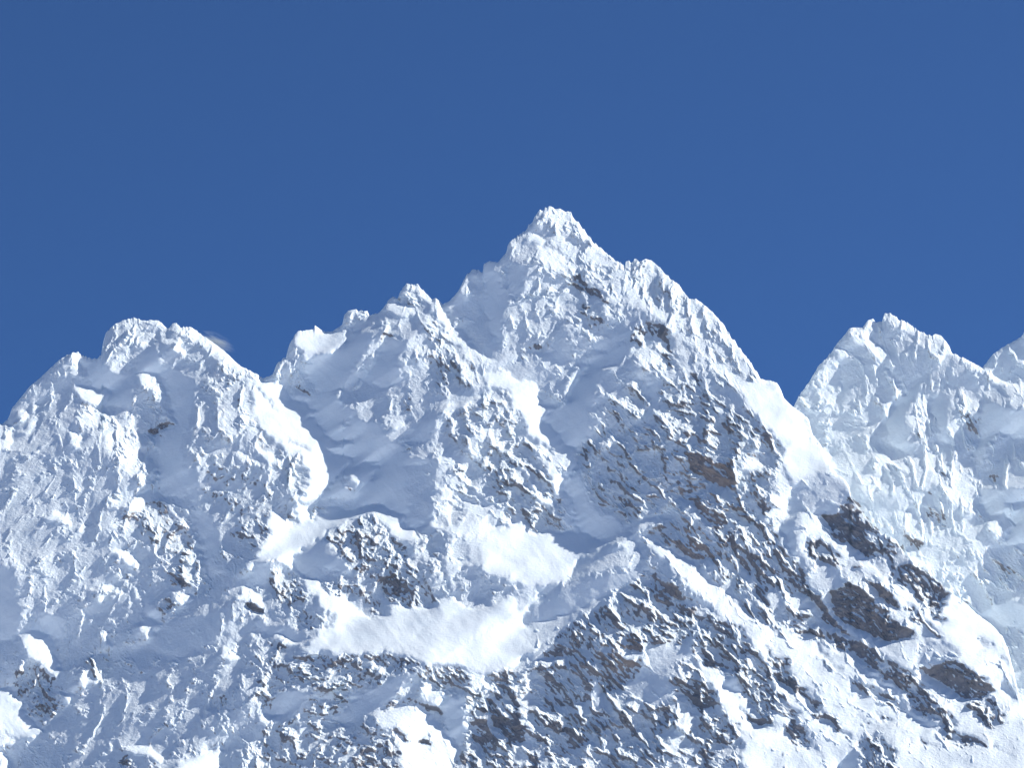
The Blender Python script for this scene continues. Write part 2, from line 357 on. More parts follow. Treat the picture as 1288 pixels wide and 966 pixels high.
# ---- I
p('I',.45,.85,.22, 0,0,130,0,210,130,300,300,340,380,200,440,130,440,90,400,80,360,0,370)
s('I',.96,.2,.02,46, 140,40,240,200,300,300,350,390,420,475)
p('I',.2,.85,.6, 180,200,220,220,260,300,230,280)
p('I',1,.06,0, 0,372,90,400,140,440,300,420,420,482,512,470,340,570,300,650,40,740,0,810)
p('I',.2,.7,.7, 0,545,25,570,0,580)
p('I',.07,.06,0, 265,130,345,130,400,300,560,400,600,380,420,487,340,380,300,250)
p('I',.28,.75,.3, 350,30,860,0,850,180,760,300,640,350,560,400,430,310,400,150)
p('I',.2,.85,.6, 500,260,620,270,600,310,530,300)
p('I',.9,.4,.1, 780,140,842,172,830,192,780,160)
p('I',.2,.8,.8, 790,160,835,195,820,215)
p('I',.8,.7,.2, 750,220,860,250,885,272,770,295)
p('I',.85,.5,.1, 860,282,900,248,945,340,900,372)
p('I',.28,.8,.5, 690,400,830,365,960,440,1065,530,950,580,870,560,720,450)
p('I',.6,.8,.35, 940,200,1100,250,1285,400,1285,560,1100,440,960,320)
p('I',.2,.7,.9, 960,340,1050,400,1250,560,1240,620,1160,640,1060,520,980,410)
s('I',.9,.4,.1,10, 1060,490,1120,580,1160,650)
s('I',.8,.4,.1,8, 1110,440,1200,520)
p('I',.2,.8,.85, 930,500,1060,520,1050,550,950,570)
p('I',.6,.8,.4, 1000,560,1060,540,1130,640,1160,700,1100,710,1030,640)
p('I',.2,.7,.9, 1200,640,1290,590,1290,800,1200,740)
p('I',.2,.7,.85, 1190,260,1250,270,1285,320,1240,320)
p('I',.93,.25,.06, 620,402,700,470,900,590,1000,680,1285,890,1285,966,1200,935,1060,850,960,770,850,640,780,600,700,520,620,440)
p('I',.9,.2,.0, 620,395,740,345,780,370,700,410,640,430)
p('I',.72,.3,.06, 300,660,500,600,680,570,600,420,500,480,480,540,340,640)
p('I',.27,.1,0, 340,575,500,490,560,480,460,560,310,650)
p('I',.26,.15,.02, 40,865,160,770,250,700,360,660,640,610,640,645,500,720,340,800,100,872)
s('I',.88,.3,0,22, 330,830,450,770,560,690)
s('I',.75,.5,.05,14, 60,830,160,750,240,690)
p('I',.5,.85,.4, 500,740,680,610,720,640,960,800,1010,966,200,966,300,890,420,850)
p('I',.25,.9,.75, 680,620,720,660,860,720,960,800,880,830,800,800,700,720)
p('I',.1,.6,1, 730,655,800,680,860,750,800,735)
p('I',.6,.75,.35, 1070,770,1200,800,1285,870,1285,895,1190,862)
# ---- L
p('L',.9,.05,0, 320,290,400,245,700,200,1060,180,1285,170,1285,470,1180,505,1050,490,960,455,860,465,780,440,620,400,440,420,340,400,250,420,230,400)
s('L',.7,.05,0,40, 1200,230,1000,340,800,420)
s('L',.78,.05,0,30, 1000,200,850,270,780,330)
p('L',.42,.85,.42, 180,480,250,430,450,405,600,405,765,435,820,470,780,500,700,500,600,560,560,540,400,580,240,560)
p('L',.9,.3,.05, 540,425,600,440,650,510,600,500)
p('L',.3,.85,.7, 480,430,600,520,610,570,560,540)
p('L',.14,.2,.04, 120,600,240,590,400,630,500,620,620,550,740,490,785,530,720,600,600,680,500,750,380,740,480,640,280,620,120,760,60,700)
p('L',.95,.3,.03, 60,345,120,322,225,352,175,392,120,360)
p('L',.4,.85,.5, 60,360,120,365,170,410,100,430)
p('L',.7,.85,.35, 0,545,100,500,112,520,20,612)
p('L',.97,.2,0, 0,745,40,690,142,710,90,765)
p('L',.88,.4,.1, 190,705,230,700,292,790,240,802)
p('L',.72,.85,.35, 280,655,380,638,470,650,430,700,300,705)
p('L',.93,.25,.06, 560,720,720,665,830,680,900,760,980,870,1040,966,800,966,740,880,640,780)
p('L',.95,.3,.05, 800,610,850,550,935,610,920,680,840,650)
p('L',.2,.9,.85, 780,640,840,640,925,690,900,700)
p('L',.25,.9,.8, 640,760,745,800,750,845,700,830)
p('L',.25,.9,.75, 800,820,890,850,880,865,820,850)
p('L',.45,.9,.55, 490,870,600,790,740,880,800,966,510,966)
p('L',.93,.3,.05, 700,850,780,900,840,966,800,966)
p('L',.12,.1,0, 925,620,1000,600,1035,640,1020,860,940,800,925,700)
p('L',.5,.9,.45, 840,465,1000,480,1060,560,980,625,900,540)
p('L',.8,.5,.1, 1010,480,1150,510,1140,600,1080,590,1050,560)
p('L',.1,.6,1, 1085,590,1160,640,1285,760,1285,875,1200,780,1120,665)
p('L',.6,.85,.4, 1030,620,1090,620,1160,720,1250,850,1285,966,1050,966,1030,800)
p('L',.2,.7,.85, 1040,740,1130,730,1200,830,1180,900,1100,890,1060,830)
p('L',.25,.9,.75, 1150,540,1285,500,1285,690,1200,625)
s('L',.9,.4,.1,14, 1150,600,1220,700,1285,780)
# ---- M
p('M',.27,.15,.02, 40,250,250,120,440,75,640,10,600,50,400,170,300,210,120,262)
p('M',.75,.25,.03, 20,300,300,215,480,160,500,180,420,210,240,300,110,400,40,440,0,470,0,330)
p('M',.12,.1,0, 105,400,250,300,430,195,400,240,240,340,140,445)
p('M',.3,.85,.5, 180,350,270,280,430,200,520,130,640,120,640,300,430,340,200,400)
p('M',.75,.8,.2, 500,120,640,110,660,160,560,190,500,170)
p('M',.18,.8,.65, 150,450,270,350,430,330,455,500,380,620,270,682,200,620,150,530)
p('M',.85,.6,.1, 160,440,290,415,285,470,210,485,170,470)
p('M',.55,.85,.35, 430,330,640,285,665,380,500,412)
p('M',.25,.7,.95, 580,330,650,338,652,402,590,392)
p('M',.2,.8,.85, 440,420,660,430,640,520,540,590,460,600)
p('M',.9,.4,.05, 500,400,640,400,660,440,540,430)
p('M',.6,.15,0, 370,650,440,515,455,600,430,685)
p('M',.9,.3,.05, 650,405,712,460,680,472,650,440)
p('M',.3,.3,.06, 660,395,850,350,980,250,920,330,870,420,780,470,780,560,780,700,680,640,560,600,640,500,700,460)
p('M',.92,.3,0, 820,450,890,398,870,440)
p('M',.5,.9,.5, 650,120,760,60,960,180,970,220,820,300,700,380,665,300,660,200)
p('M',.1,.6,1, 730,55,800,75,862,140,830,145,760,115)
p('M',.85,.4,.05, 820,230,960,190,980,215,880,260)
p('M',.93,.15,.04, 880,130,1000,210,1285,330,1285,460,1180,400,1190,350,1080,260,960,200)
p('M',.93,.15,.03, 880,400,1000,470,1130,570,1200,700,1285,780,1285,966,1180,966,1140,800,1040,660,960,500)
p('M',.25,.8,.85, 1000,228,1080,250,1068,292,1000,262)
p('M',.25,.8,.8, 1095,268,1190,340,1160,345,1120,310)
p('M',.5,.9,.6, 945,370,1000,318,1175,380,1110,500,1040,492,960,430)
p('M',.15,.7,.95, 950,400,1040,470,1110,500,1040,500,950,450)
p('M',.12,.1,0, 1040,545,1090,505,1130,570,1180,620,1110,590)
p('M',.5,.9,.5, 1120,490,1285,475,1285,690,1200,640,1120,560)
p('M',.2,.7,.85, 1135,670,1270,762,1230,775,1160,710)
p('M',.35,.9,.8, 780,540,860,470,960,530,1012,640,950,712,860,640,800,600)
p('M',.8,.7,.15, 800,500,880,460,960,520,940,560,900,510,820,530)
p('M',.15,.6,1, 900,600,1010,640,950,712,890,670)
p('M',.12,.6,1, 0,610,80,760,60,870,0,830)
p('M',.75,.7,.2, 0,530,60,590,75,700,30,640)
p('M',.55,.85,.45, 80,620,200,620,270,760,280,900,200,940,120,760)
p('M',.2,.8,.9, 90,880,140,900,200,966,110,966)
p('M',.25,.85,.75, 270,710,480,700,540,750,400,840,320,900,280,800)
p('M',.6,.7,.2, 490,630,550,610,560,650,500,700)
p('M',.3,.8,.35, 500,720,760,640,800,740,700,900,450,966)
p('M',.15,.7,.9, 740,700,802,690,770,765)
p('M',.85,.4,.05, 775,845,860,720,935,708,870,790,805,855)
p('M',.5,.9,.5, 870,800,980,700,1140,740,1140,800,1040,860,960,860)
p('M',.2,.7,.95, 940,880,1000,890,1032,962,960,930)
# ---- N
p('N',.12,.5,1, 340,100,450,70,560,150,700,270,742,330,600,358,480,290,380,240,330,150)
p('N',.12,.5,1, 480,30,580,60,672,193,600,155,520,80)
p('N',.6,.7,.4, 700,190,780,200,890,330,840,320)
p('N',.35,.85,.65, 120,250,420,325,560,400,720,490,800,590,960,740,940,830,860,760,780,690,700,590,600,520,500,480,400,390,240,320)
p('N',.85,.4,.05, 430,420,520,470,480,470,400,420)
p('N',.85,.4,.05, 760,530,860,560,1010,700,960,690,860,610)
p('N',.13,.1,0, 475,450,540,500,620,540,700,640,865,775,800,770,700,670,620,565,520,500)
p('N',.5,.4,.05, 755,365,900,340,985,405,940,455,760,492,750,420)
p('N',.15,.8,.92, 755,490,960,445,1080,520,1155,600,1050,645,980,640,900,580,820,550)
p('N',.45,.85,.6, 1000,650,1150,640,1215,745,1120,775,1040,720)
p('N',.6,.6,.1, 1035,322,1125,352,1100,375)
p('N',.6,.6,.1, 1130,420,1220,440,1210,480,1140,475)
p('N',.3,.85,.8, 8,370,140,450,122,502,40,430)
p('N',.3,.85,.8, 15,480,110,500,205,642,100,560)
p('N',.4,.85,.5, 0,560,100,620,200,700,160,732,0,685)
p('N',.55,.7,.3, 240,340,400,480,380,502,300,440)
p('N',.35,.85,.65, 405,520,560,560,712,690,600,640,440,572)
p('N',.25,.8,.85, 440,600,505,632,470,632)
p('N',.6,.8,.45, 200,600,320,700,442,828,380,800,240,680)
p('N',.3,.85,.75, 130,730,220,770,262,880,180,860,100,800)
p('N',.4,.85,.5, 470,850,560,815,640,880,705,966,400,966,480,900)
p('N',.13,.1,0, 378,925,480,880,480,966,385,966)
p('N',.3,.85,.7, 840,780,1000,800,1125,865,960,855)
p('N',.35,.85,.6, 1125,840,1262,942,1180,890)
p('N',.3,.8,.8, 665,785,745,848,720,840)
p('N',.3,.8,.8, 760,800,850,862,800,855)
p('N',.3,.8,.7, 470,710,575,795,520,760)
p('N',.3,.8,.6, 550,690,650,730,600,740)
# ---- where the sheets meet across the snow bowl
p('H',.95,.06,0, 1150,430,1240,410,1320,370,1400,480,1340,640,1240,640,1180,640,1120,600,1100,500)
p('H',.88,.06,0, 1040,830,1130,790,1230,700,1330,680,1420,700,1360,790,1310,860,1290,940,1100,960)
p('L',.9,.05,0, 1150,200,1240,170,1330,150,1345,200,1310,240,1320,270,1370,310,1350,350,1385,385,1320,430,1290,470,1230,480,1150,480)
s('L',.7,.05,0,36, 1380,140,1250,240,1120,330,1000,400)
p('I',.6,.2,0, 60,745,130,700,170,690,120,760,60,800,20,810)
p('H',.6,.5,.1, 1140,740,1200,700,1290,680,1330,700,1300,760,1240,740,1190,780)
# ---- rock bands that tie the bare faces together down the right flank
s('J',.3,.8,.75,38, 450,270,520,420,640,600,780,750,890,860)
s('J',.3,.85,.8,44, 0,400,110,540,210,700,330,860,440,930)
s('I',.3,.85,.82,62, 880,230,960,360,1080,460,1200,600,1285,700)
s('N',.3,.85,.8,46, 130,260,300,330,450,400,600,500,720,600,860,740,980,820)
s('M',.32,.85,.72,46, 660,60,760,140,860,210,1000,270,1150,370,1285,480)
s('N',.35,.85,.7,30, 20,380,120,500,220,640,330,740,440,840)
s('E',.95,.1,0,52, 130,560,210,660,300,760,300,850)
s('I',.98,.08,0,30, 60,90,150,240,260,330,350,430,430,480)
import numpy as np, math
F32 = np.float32
U0, U1, V0, V1 = -150.0, 1440.0, 215.0, 1085.0      # surveyed ground, in survey units
STEP = .85
us = np.arange(U0, U1, STEP); vs = np.arange(V0, V1, STEP)
UU, VV = np.meshgrid(us, vs); UU = UU.astype(F32); VV = VV.astype(F32)

def hsh(ix, iy, seed):
    h = (ix.astype(np.int64)*374761393 + iy.astype(np.int64)*668265263 + seed*974634777) & 0xffffffff
    h = ((h ^ (h >> 13))*1274126177) & 0xffffffff
    h = ((h ^ (h >> 16))*2246822519) & 0xffffffff
    return ((h ^ (h >> 15)) & 0xffffff).astype(F32)/F32(0xffffff)
def gnoise(x, y, seed):
    ix = np.floor(x); iy = np.floor(y); fx = x-ix; fy = y-iy
    ix = ix.astype(np.int64); iy = iy.astype(np.int64)
    def g(a, b):
        t = hsh(ix+a, iy+b, seed)*F32(2*math.pi)
        return np.cos(t)*(fx-a) + np.sin(t)*(fy-b)
    wx = fx*fx*fx*(fx*(fx*6-15)+10); wy = fy*fy*fy*(fy*(fy*6-15)+10)
    a = g(0, 0); b = g(1, 0); c = g(0, 1); d = g(1, 1)
    return ((a+(b-a)*wx) + ((c+(d-c)*wx)-(a+(b-a)*wx))*wy)*F32(1.5)
def fbm(x, y, seed, octv, gain=.5):
    s = 0; a = 1.
    for k in range(octv):
        s = s + a*gnoise(x*2**k+k*17.3, y*2**k-k*9.1, seed+k); a *= gain
    return s
def crystals(x, y, seed, sharp=1.0):
    """overlapping four-sided lumps: the blocky, faceted relief of rime and broken rock"""
    ix = np.floor(x).astype(np.int64); iy = np.floor(y).astype(np.int64)
    best = np.full(x.shape, -9., F32)
    for a in (-1, 0, 1):
        for b in (-1, 0, 1):
            cx = ix+a; cy = iy+b
            dx = x-(cx+hsh(cx, cy, seed)); dy = y-(cy+hsh(cx, cy, seed+1))
            t = hsh(cx, cy, seed+2)*F32(1.6); ct = np.cos(t); st = np.sin(t)
            d = np.abs(dx*ct+dy*st)*F32(1.15) + np.abs(dy*ct-dx*st)*F32(.75)
            h = hsh(cx, cy, seed+3)*F32(.8) - d*F32(sharp) + (hsh(cx, cy, seed+4)-F32(.5))*dx + (hsh(cx, cy, seed+5)-F32(.5))*dy
            np.maximum(best, h, out=best)
    return best
def blur(a, sg):
    ny, nx = a.shape; pd = int(3*sg)+4
    b = np.pad(a, pd, mode='edge')
    fy = np.fft.fftfreq(b.shape[0])[:, None]; fx = np.fft.rfftfreq(b.shape[1])[None]
    return np.fft.irfft2(np.fft.rfft2(b)*np.exp(-2*(math.pi*sg)**2*(fx*fx+fy*fy)), s=b.shape)[pd:pd+ny, pd:pd+nx].astype(F32)

# ---- ragged copies of the survey coordinates so that no outline is a clean polygon
WU = UU + 5.5*gnoise(UU/40, VV/4.6, 71) + 5*gnoise(UU/38, VV/45, 73) + 3.6*fbm(UU/20, VV/20, 5, 4, .6) + 1.5*gnoise(UU/3.3, VV/3.3, 61)
WV = VV + 5*gnoise(UU/45, VV/38, 72) + 3.6*fbm(UU/20, VV/20, 15, 4, .6) + 1.5*gnoise(UU/3.3, VV/3.3, 62)
ASP = np.full(UU.shape, .3, F32); RGH = np.full(UU.shape, .5, F32); RCK = np.full(UU.shape, .05, F32)
def inside(x, y, pts):
    r = np.zeros(x.shape, bool); n = len(pts)
    for i in range(n):
        (x0, y0), (x1, y1) = pts[i], pts[(i+1) % n]
        if y0 == y1: continue
        c = ((y0 > y) != (y1 > y)) & (x < (x1-x0)*(y-y0)/(y1-y0)+x0)
        r ^= c
    return r
def near(x, y, pts, w):
    d = np.full(x.shape, 1e9, F32); n = len(pts)
    for i in range(n-1):
        (x0, y0), (x1, y1) = pts[i], pts[i+1]
        dx, dy = x1-x0, y1-y0; L = dx*dx+dy*dy
        t = np.clip(((x-x0)*dx+(y-y0)*dy)/L, 0, 1); tt = (t+i)/(n-1)
        d = np.minimum(d, np.hypot(x-x0-dx*t, y-y0-dy*t)/(.5*w*(.35+2.6*tt*(1-tt))))
    return d < 1
def extend(pts):
    """ground at the rim of the survey carries on outside it"""
    o = []
    for x, y in pts:
        if x <= 1.5: x = U0-20
        if x >= 1286.5: x = U1+20
        if y >= 965: y = V1+20+(y-965)
        o.append((x, y))
    return o
for asp, rg, rk, pts, w in P:
    if w is None: pts = extend(pts)
    xs = [q[0] for q in pts]; ys = [q[1] for q in pts]; m = 12
    i0 = max(0, int((min(xs)-m-U0)/STEP)); i1 = min(len(us), int((max(xs)+m-U0)/STEP)); j0 = max(0, int((min(ys)-m-V0)/STEP)); j1 = min(len(vs), int((max(ys)+m-V0)/STEP))
    if i1 <= i0 or j1 <= j0: continue
    sl = (slice(j0, j1), slice(i0, i1))
    k = inside(WU[sl], WV[sl], pts) if w is None else near(WU[sl], WV[sl], pts, w)
    ASP[sl][k] = asp; RGH[sl][k] = rg; RCK[sl][k] = rk

RGH = np.where(RCK > .85, np.maximum(RGH, .8), RGH)
ASP = blur(ASP, .7/STEP); RGHs = .45*blur(RGH, 1.5/STEP)+.55*blur(RGH, 7/STEP); RCKs = np.clip(blur(RCK, 1.5/STEP), 0, 1)
_w = np.clip(1-RGHs*3.5, 0, 1)*np.clip((ASP-.55)*4, 0, 1)*.6
ASP = ASP*(1-_w)+blur(ASP, 8/STEP)*_w + np.clip(1-RGHs*2.5, 0, 1)*np.clip((ASP-.5)*4, 0, 1)*.13*fbm((UU+VV*.6)/60, (VV-UU*.6)/24, 741, 4)
# ---- relief (towards the valley) from the aspect of the ground: slope along the sun's line, integrated
SX, SY = .83, .55                   # sun's line in the elevation (right, up)
G = np.interp(ASP, [0, .15, .3, .5, .8, 1.], [.54, .43, .02, -.25, -.62, -.97])
pad = 200
Gp = np.pad(G, pad, mode='reflect')
Gp = Gp - Gp.mean()
ky = -np.fft.fftfreq(Gp.shape[0], STEP)[:, None]*2*math.pi; kx = np.fft.rfftfreq(Gp.shape[1], STEP)[None]*2*math.pi   # y up
ks = kx*SX+ky*SY; kt = -kx*SY+ky*SX
lam = .05; eps = (2*math.pi/1000)**2
Hs = np.fft.irfft2(np.fft.rfft2(Gp)*(-1j*ks)/(ks*ks+lam*kt*kt+eps), s=Gp.shape)[pad:-pad, pad:-pad].astype(F32)

# ---- detail relief
def rot(a):      # elongated along a direction (degrees below the horizontal, to the right), returns along, across
    c, s_ = math.cos(math.radians(a)), math.sin(math.radians(a))
    wu = UU+16*gnoise(UU/150, VV/150, 95)+5*gnoise(UU/45, VV/45, 91)+1.5*gnoise(UU/11, VV/11, 93); wv = VV+16*gnoise(UU/150, VV/150, 96)+5*gnoise(UU/45, VV/45, 92)+1.5*gnoise(UU/11, VV/11, 94)
    return wu*c+wv*s_, -wu*s_+wv*c
right = np.clip((UU-420)/260, 0, 1)*np.clip((VV-380)/120, 0, 1)          # the slabs dip to the right on the right-hand flank
right = blur(right, 20)
def ridged(x, y, seed, octv, gain=.55, lac=2.05):
    """sharp crests, open hollows; small ribs only grow on the crests of the large ones"""
    s_ = 0; a = 1.; w_ = 1.; fr = 1.
    for k in range(octv):
        n_ = 1-np.abs(gnoise(x*fr+k*31.7, y*fr-k*12.9, seed+k))*F32(1.9); n_ = np.clip(n_, -.4, 1); n_ = n_*np.abs(n_)
        n_ = n_*w_; s_ = s_ + a*n_; w_ = np.clip(n_*1.6+.25, .1, 1); a *= gain; fr *= lac
    return s_
farw = np.clip((UU-1040)/60, 0, 1)*np.clip((720-VV)/80, 0, 1)                # fluted face of the far peak
a1, c1 = rot(48); a2, c2 = rot(112); a3, c3 = rot(42); a4, c4 = rot(78)
ROCKY = np.clip(RCKs*2.2, 0, 1)
patch = np.clip(.62+1.15*fbm(UU/34, VV/30, 701, 3), .12, 1.5)              # crust is lumpier in some places than in others
wr = right*(1-farw); wl_ = (1-right)*(1-farw)
RB = ridged(a1/52, c1/30, 801, 5)*9*wr + ridged(a2/55, c2/30, 821, 5)*7*wl_ + ridged(a4/80, c4/22, 841, 5)*8.5*farw
RB = RB + (ridged(a1/19, c1/10.5, 861, 5, .66)*3.6*wr + ridged(a3/20, c3/10, 881, 5, .66)*3.0*(1-wr))*patch
CR = 0
for wl, am in ((19, .14), (10, .13), (5.2, .17), (2.8, .48)):
    rr = crystals(a1/(wl*1.7), c1/(wl*.7), int(wl*10), 1.3)*right + crystals(a3/(wl*1.3), c3/(wl*.8), int(wl*10)+7, 1.3)*(1-right)
    CR = CR + am*wl*(rr-blur(rr, wl*1.5/STEP))*2.0
def ledges(a, c_, per, seed):
    """tilted beds: each swells outwards and breaks off sharply on its lower edge"""
    q_ = c_/per + 1.1*fbm(a/(per*5), c_/(per*2.5), seed, 3); f_ = q_-np.floor(q_)
    e_ = np.clip((f_-.80)/.17, 0, 1)
    m_ = np.clip(.35+1.5*gnoise(a/(per*2.6), np.floor(q_)*1.37, seed+9), 0, 1.3)     # every bed comes and goes along its length
    return per*f_*(1-e_*e_*(3-2*e_))*m_
LG = (ledges(a1, c1, 17, 901)*.34+ledges(a1, c1, 7.5, 921)*.38)*right + (ledges(a3, c3, 15, 941)*.26+ledges(a3, c3, 7, 961)*.32)*(1-right)
RB = RB*(1-.35*ROCKY) + LG*(.25+.75*ROCKY)*(1-.7*farw)
D = RB - blur(RB, 26/STEP) + CR*(1-.35*farw)*(.55+.5*ROCKY)*patch
# wind-blown snow lies level in the hollows; crags stand out of it
rg_ = np.clip(RGHs, 0, 1)
D = D*(.10+.98*rg_)*(.72+.45*np.clip(blur(ASP, 3/STEP)*1.6-.3, 0, 1)+.25*ROCKY)
fill = blur(D, 7/STEP) + (1.38-2.5*rg_)*2.2
kk = .45
t_ = np.clip((D-fill)/(2*kk)+.5, 0, 1)
OUT = t_                                             # 1 where a crag stands clear of the snow
D = fill*(1-t_)+D*t_+kk*t_*(1-t_)
D += fbm(a2/34, c2/24, 311, 4, .5)*3.5*rg_
drift = fbm(a1/70, c1/26, 401, 3, .5)*3.0          # wind-packed snow: broad faint ripples
Hd = D + drift*.22 + fbm(a1/19, c1/13, 421, 4, .5)*.22 - 3.6*np.clip((blur(RCK, 1.6/STEP)-.55)*3, 0, 1) + gnoise(a1/26, c1/2.6, 431)*.5*np.clip((RCKs-.6)*3, 0, 1)
mound = blur(ASP, 2/STEP)-blur(ASP, 16/STEP)                      # sunlit knolls stand clear of their surroundings
HT = (Hs + Hd + 6*np.clip(mound, 0, 1)).astype(F32)
# ---- bare rock: where the survey marks it, on the pieces too steep to hold snow
gy, gx = np.gradient(HT, STEP); gy = -gy
st = .8*gy+.45*gx; st = st-blur(st, 14/STEP); st = np.clip(blur(st, .8/STEP), -1.5, 1.5)
fine = fbm(a1/11, c1/3.4, 501, 4, .75)*right + fbm(a2/7, c2/4, 511, 4, .75)*(1-right)
fs = fine/fine.std()*.65 + st/st.std()*.75 + (OUT-.6)*.95
cdf = 1/(1+np.exp(-1.65*fs))
clump = np.clip(1+.95*fbm(UU/26, VV/20, 641, 3), .1, 1.9)
share = np.where(RCKs < .8, np.clip(RCKs**1.2*.60*clump, 0, .8), .48+(RCKs-.8)*1.75)*np.clip(.4+RGHs, 0, 1)
ROCK = np.clip((cdf-(1-share))/.34+.5, 0, 1).astype(F32)*(RCKs > .01)
VEIL = (np.clip((cdf-.45)*.5, 0, .27)*np.clip(RGHs*2.6-.45, 0, 1)*np.clip(.35+RCKs*2.2, 0, 1)).astype(F32)     # rock showing through thin rime
# ---- browner rock in the middle of the right flank
def bump(u, v, a, b): return np.exp(-((UU-u)/a)**2-((VV-v)/b)**2)
TONE = np.clip(bump(895, 600, 60, 60)+.5*bump(860, 700, 90, 70)+.7*bump(790, 830, 50, 35)+.3*bump(1080, 780, 60, 40)+.2*fbm(UU/60, VV/60, 601, 3), 0, 1).astype(F32)

# ---------------------------------------------------------------- materials
def new_mat(name):
    m = bpy.data.materials.new(name); m.use_nodes = True
    t = m.node_tree; t.nodes.clear()
    o = t.nodes.new('ShaderNodeOutputMaterial'); b = t.nodes.new('ShaderNodeBsdfPrincipled')
    t.links.new(b.outputs[0], o.inputs[0]); return m, t, b
def N(t, kind, **kw):
    n = t.nodes.new(kind)
    for k, v in kw.items(): setattr(n, k, v)
    return n
def mountain_material():
    m, t, b = new_mat('snow_and_rock'); L = t.links.new
    geo = N(t, 'ShaderNodeNewGeometry')
    at = N(t, 'ShaderNodeAttribute', attribute_name='rock')
    tone = N(t, 'ShaderNodeAttribute', attribute_name='tone')
    n1 = N(t, 'ShaderNodeTexNoise'); n1.inputs['Scale'].default_value = 1/6.; n1.inputs['Detail'].default_value = 5; n1.inputs['Roughness'].default_value = .65
    L(geo.outputs['Position'], n1.inputs['Vector'])
    n2 = N(t, 'ShaderNodeTexNoise'); n2.inputs['Scale'].default_value = 1/45.; n2.inputs['Detail'].default_value = 6; n2.inputs['Roughness'].default_value = .6
    L(geo.outputs['Position'], n2.inputs['Vector'])
    # rock edge broken by fine noise
    a = N(t, 'ShaderNodeMath', operation='MULTIPLY_ADD'); L(n1.outputs[0], a.inputs[0]); a.inputs[1].default_value = 1.1; a.inputs[2].default_value = -.55
    s_ = N(t, 'ShaderNodeMath', operation='ADD'); L(at.outputs['Fac'], s_.inputs[0]); L(a.outputs[0], s_.inputs[1])
    mr = N(t, 'ShaderNodeMapRange'); mr.inputs['From Min'].default_value = .32; mr.inputs['From Max'].default_value = .70; mr.inputs['To Max'].default_value = .9; L(s_.outputs[0], mr.inputs['Value'])
    rc = N(t, 'ShaderNodeValToRGB'); L(n2.outputs[0], rc.inputs[0])
    rc.color_ramp.elements[0].position = .3; rc.color_ramp.elements[0].color = (.13, .115, .12, 1)
    rc.color_ramp.elements[1].position = .72; rc.color_ramp.elements[1].color = (.30, .265, .255, 1)
    br = N(t, 'ShaderNodeMix', data_type='RGBA'); L(tone.outputs['Fac'], br.inputs['Factor']); L(rc.outputs[0], br.inputs['A']); br.inputs['B'].default_value = (.32, .24, .19, 1)
    sn = N(t, 'ShaderNodeValToRGB'); L(n2.outputs[0], sn.inputs[0])
    sn.color_ramp.elements[0].position = .3; sn.color_ramp.elements[0].color = (.78, .875, .93, 1)
    sn.color_ramp.elements[1].position = .7; sn.color_ramp.elements[1].color = (.84, .91, .945, 1)
    mx = N(t, 'ShaderNodeMix', data_type='RGBA'); L(mr.outputs[0], mx.inputs['Factor']); 
    ve = N(t, 'ShaderNodeAttribute', attribute_name='veil')
    vm = N(t, 'ShaderNodeMix', data_type='RGBA'); L(ve.outputs['Fac'], vm.inputs['Factor']); L(sn.outputs[0], vm.inputs['A']); L(br.outputs['Result'], vm.inputs['B'])
    L(vm.outputs['Result'], mx.inputs['A']); L(br.outputs['Result'], mx.inputs['B'])
    L(mx.outputs['Result'], b.inputs['Base Color'])
    b.inputs['Roughness'].default_value = .85; b.inputs['Specular IOR Level'].default_value = .15
    rg = N(t, 'ShaderNodeAttribute', attribute_name='rough')
    bu = N(t, 'ShaderNodeBump'); bu.inputs['Distance'].default_value = 6.5; L(rg.outputs['Fac'], bu.inputs['Strength']); L(n1.outputs[0], bu.inputs['Height']); L(bu.outputs[0], b.inputs['Normal'])
    return m
MAT = mountain_material()
gm, gt, gb = new_mat('valley_snow'); gb.inputs['Roughness'].default_value = .9
gn = N(gt, 'ShaderNodeTexNoise'); gn.inputs['Scale'].default_value = .004; gn.inputs['Detail'].default_value = 6
gr = N(gt, 'ShaderNodeValToRGB'); gt.links.new(gn.outputs[0], gr.inputs[0]); gt.links.new(gr.outputs[0], gb.inputs['Base Color'])
gr.color_ramp.elements[0].color = (.7, .73, .78, 1); gr.color_ramp.elements[1].color = (.85, .86, .88, 1)

# ---------------------------------------------------------------- from the survey to the ground: bearing + range -> metres
SCALE = 9000/FOC; KSL = 1.28; CP, SP = math.cos(R(PITCH)), math.sin(R(PITCH))
def place(u, v, T):
    a = (u-644)/FOC; b = -(v-483)/FOC
    return np.stack([a*T, T*(CP - b*SP), T*(SP + b*CP)+CAM_LOC[2]], -1)
def bil(M, u, v):
    u = np.where(u > U1-12, 2*(U1-12)-u, u); u = np.where(u < U0+12, 2*(U0+12)-u, u)      # past the survey the ground repeats mirrored
    x = np.clip((u-U0)/STEP, 0, M.shape[1]-1.001); y = np.clip((v-V0)/STEP, 0, M.shape[0]-1.001)
    i = x.astype(int); j = y.astype(int); fx = x-i; fy = y-j
    return (M[j, i]*(1-fx)+M[j, i+1]*fx)*(1-fy) + (M[j+1, i]*(1-fx)+M[j+1, i+1]*fx)*fy

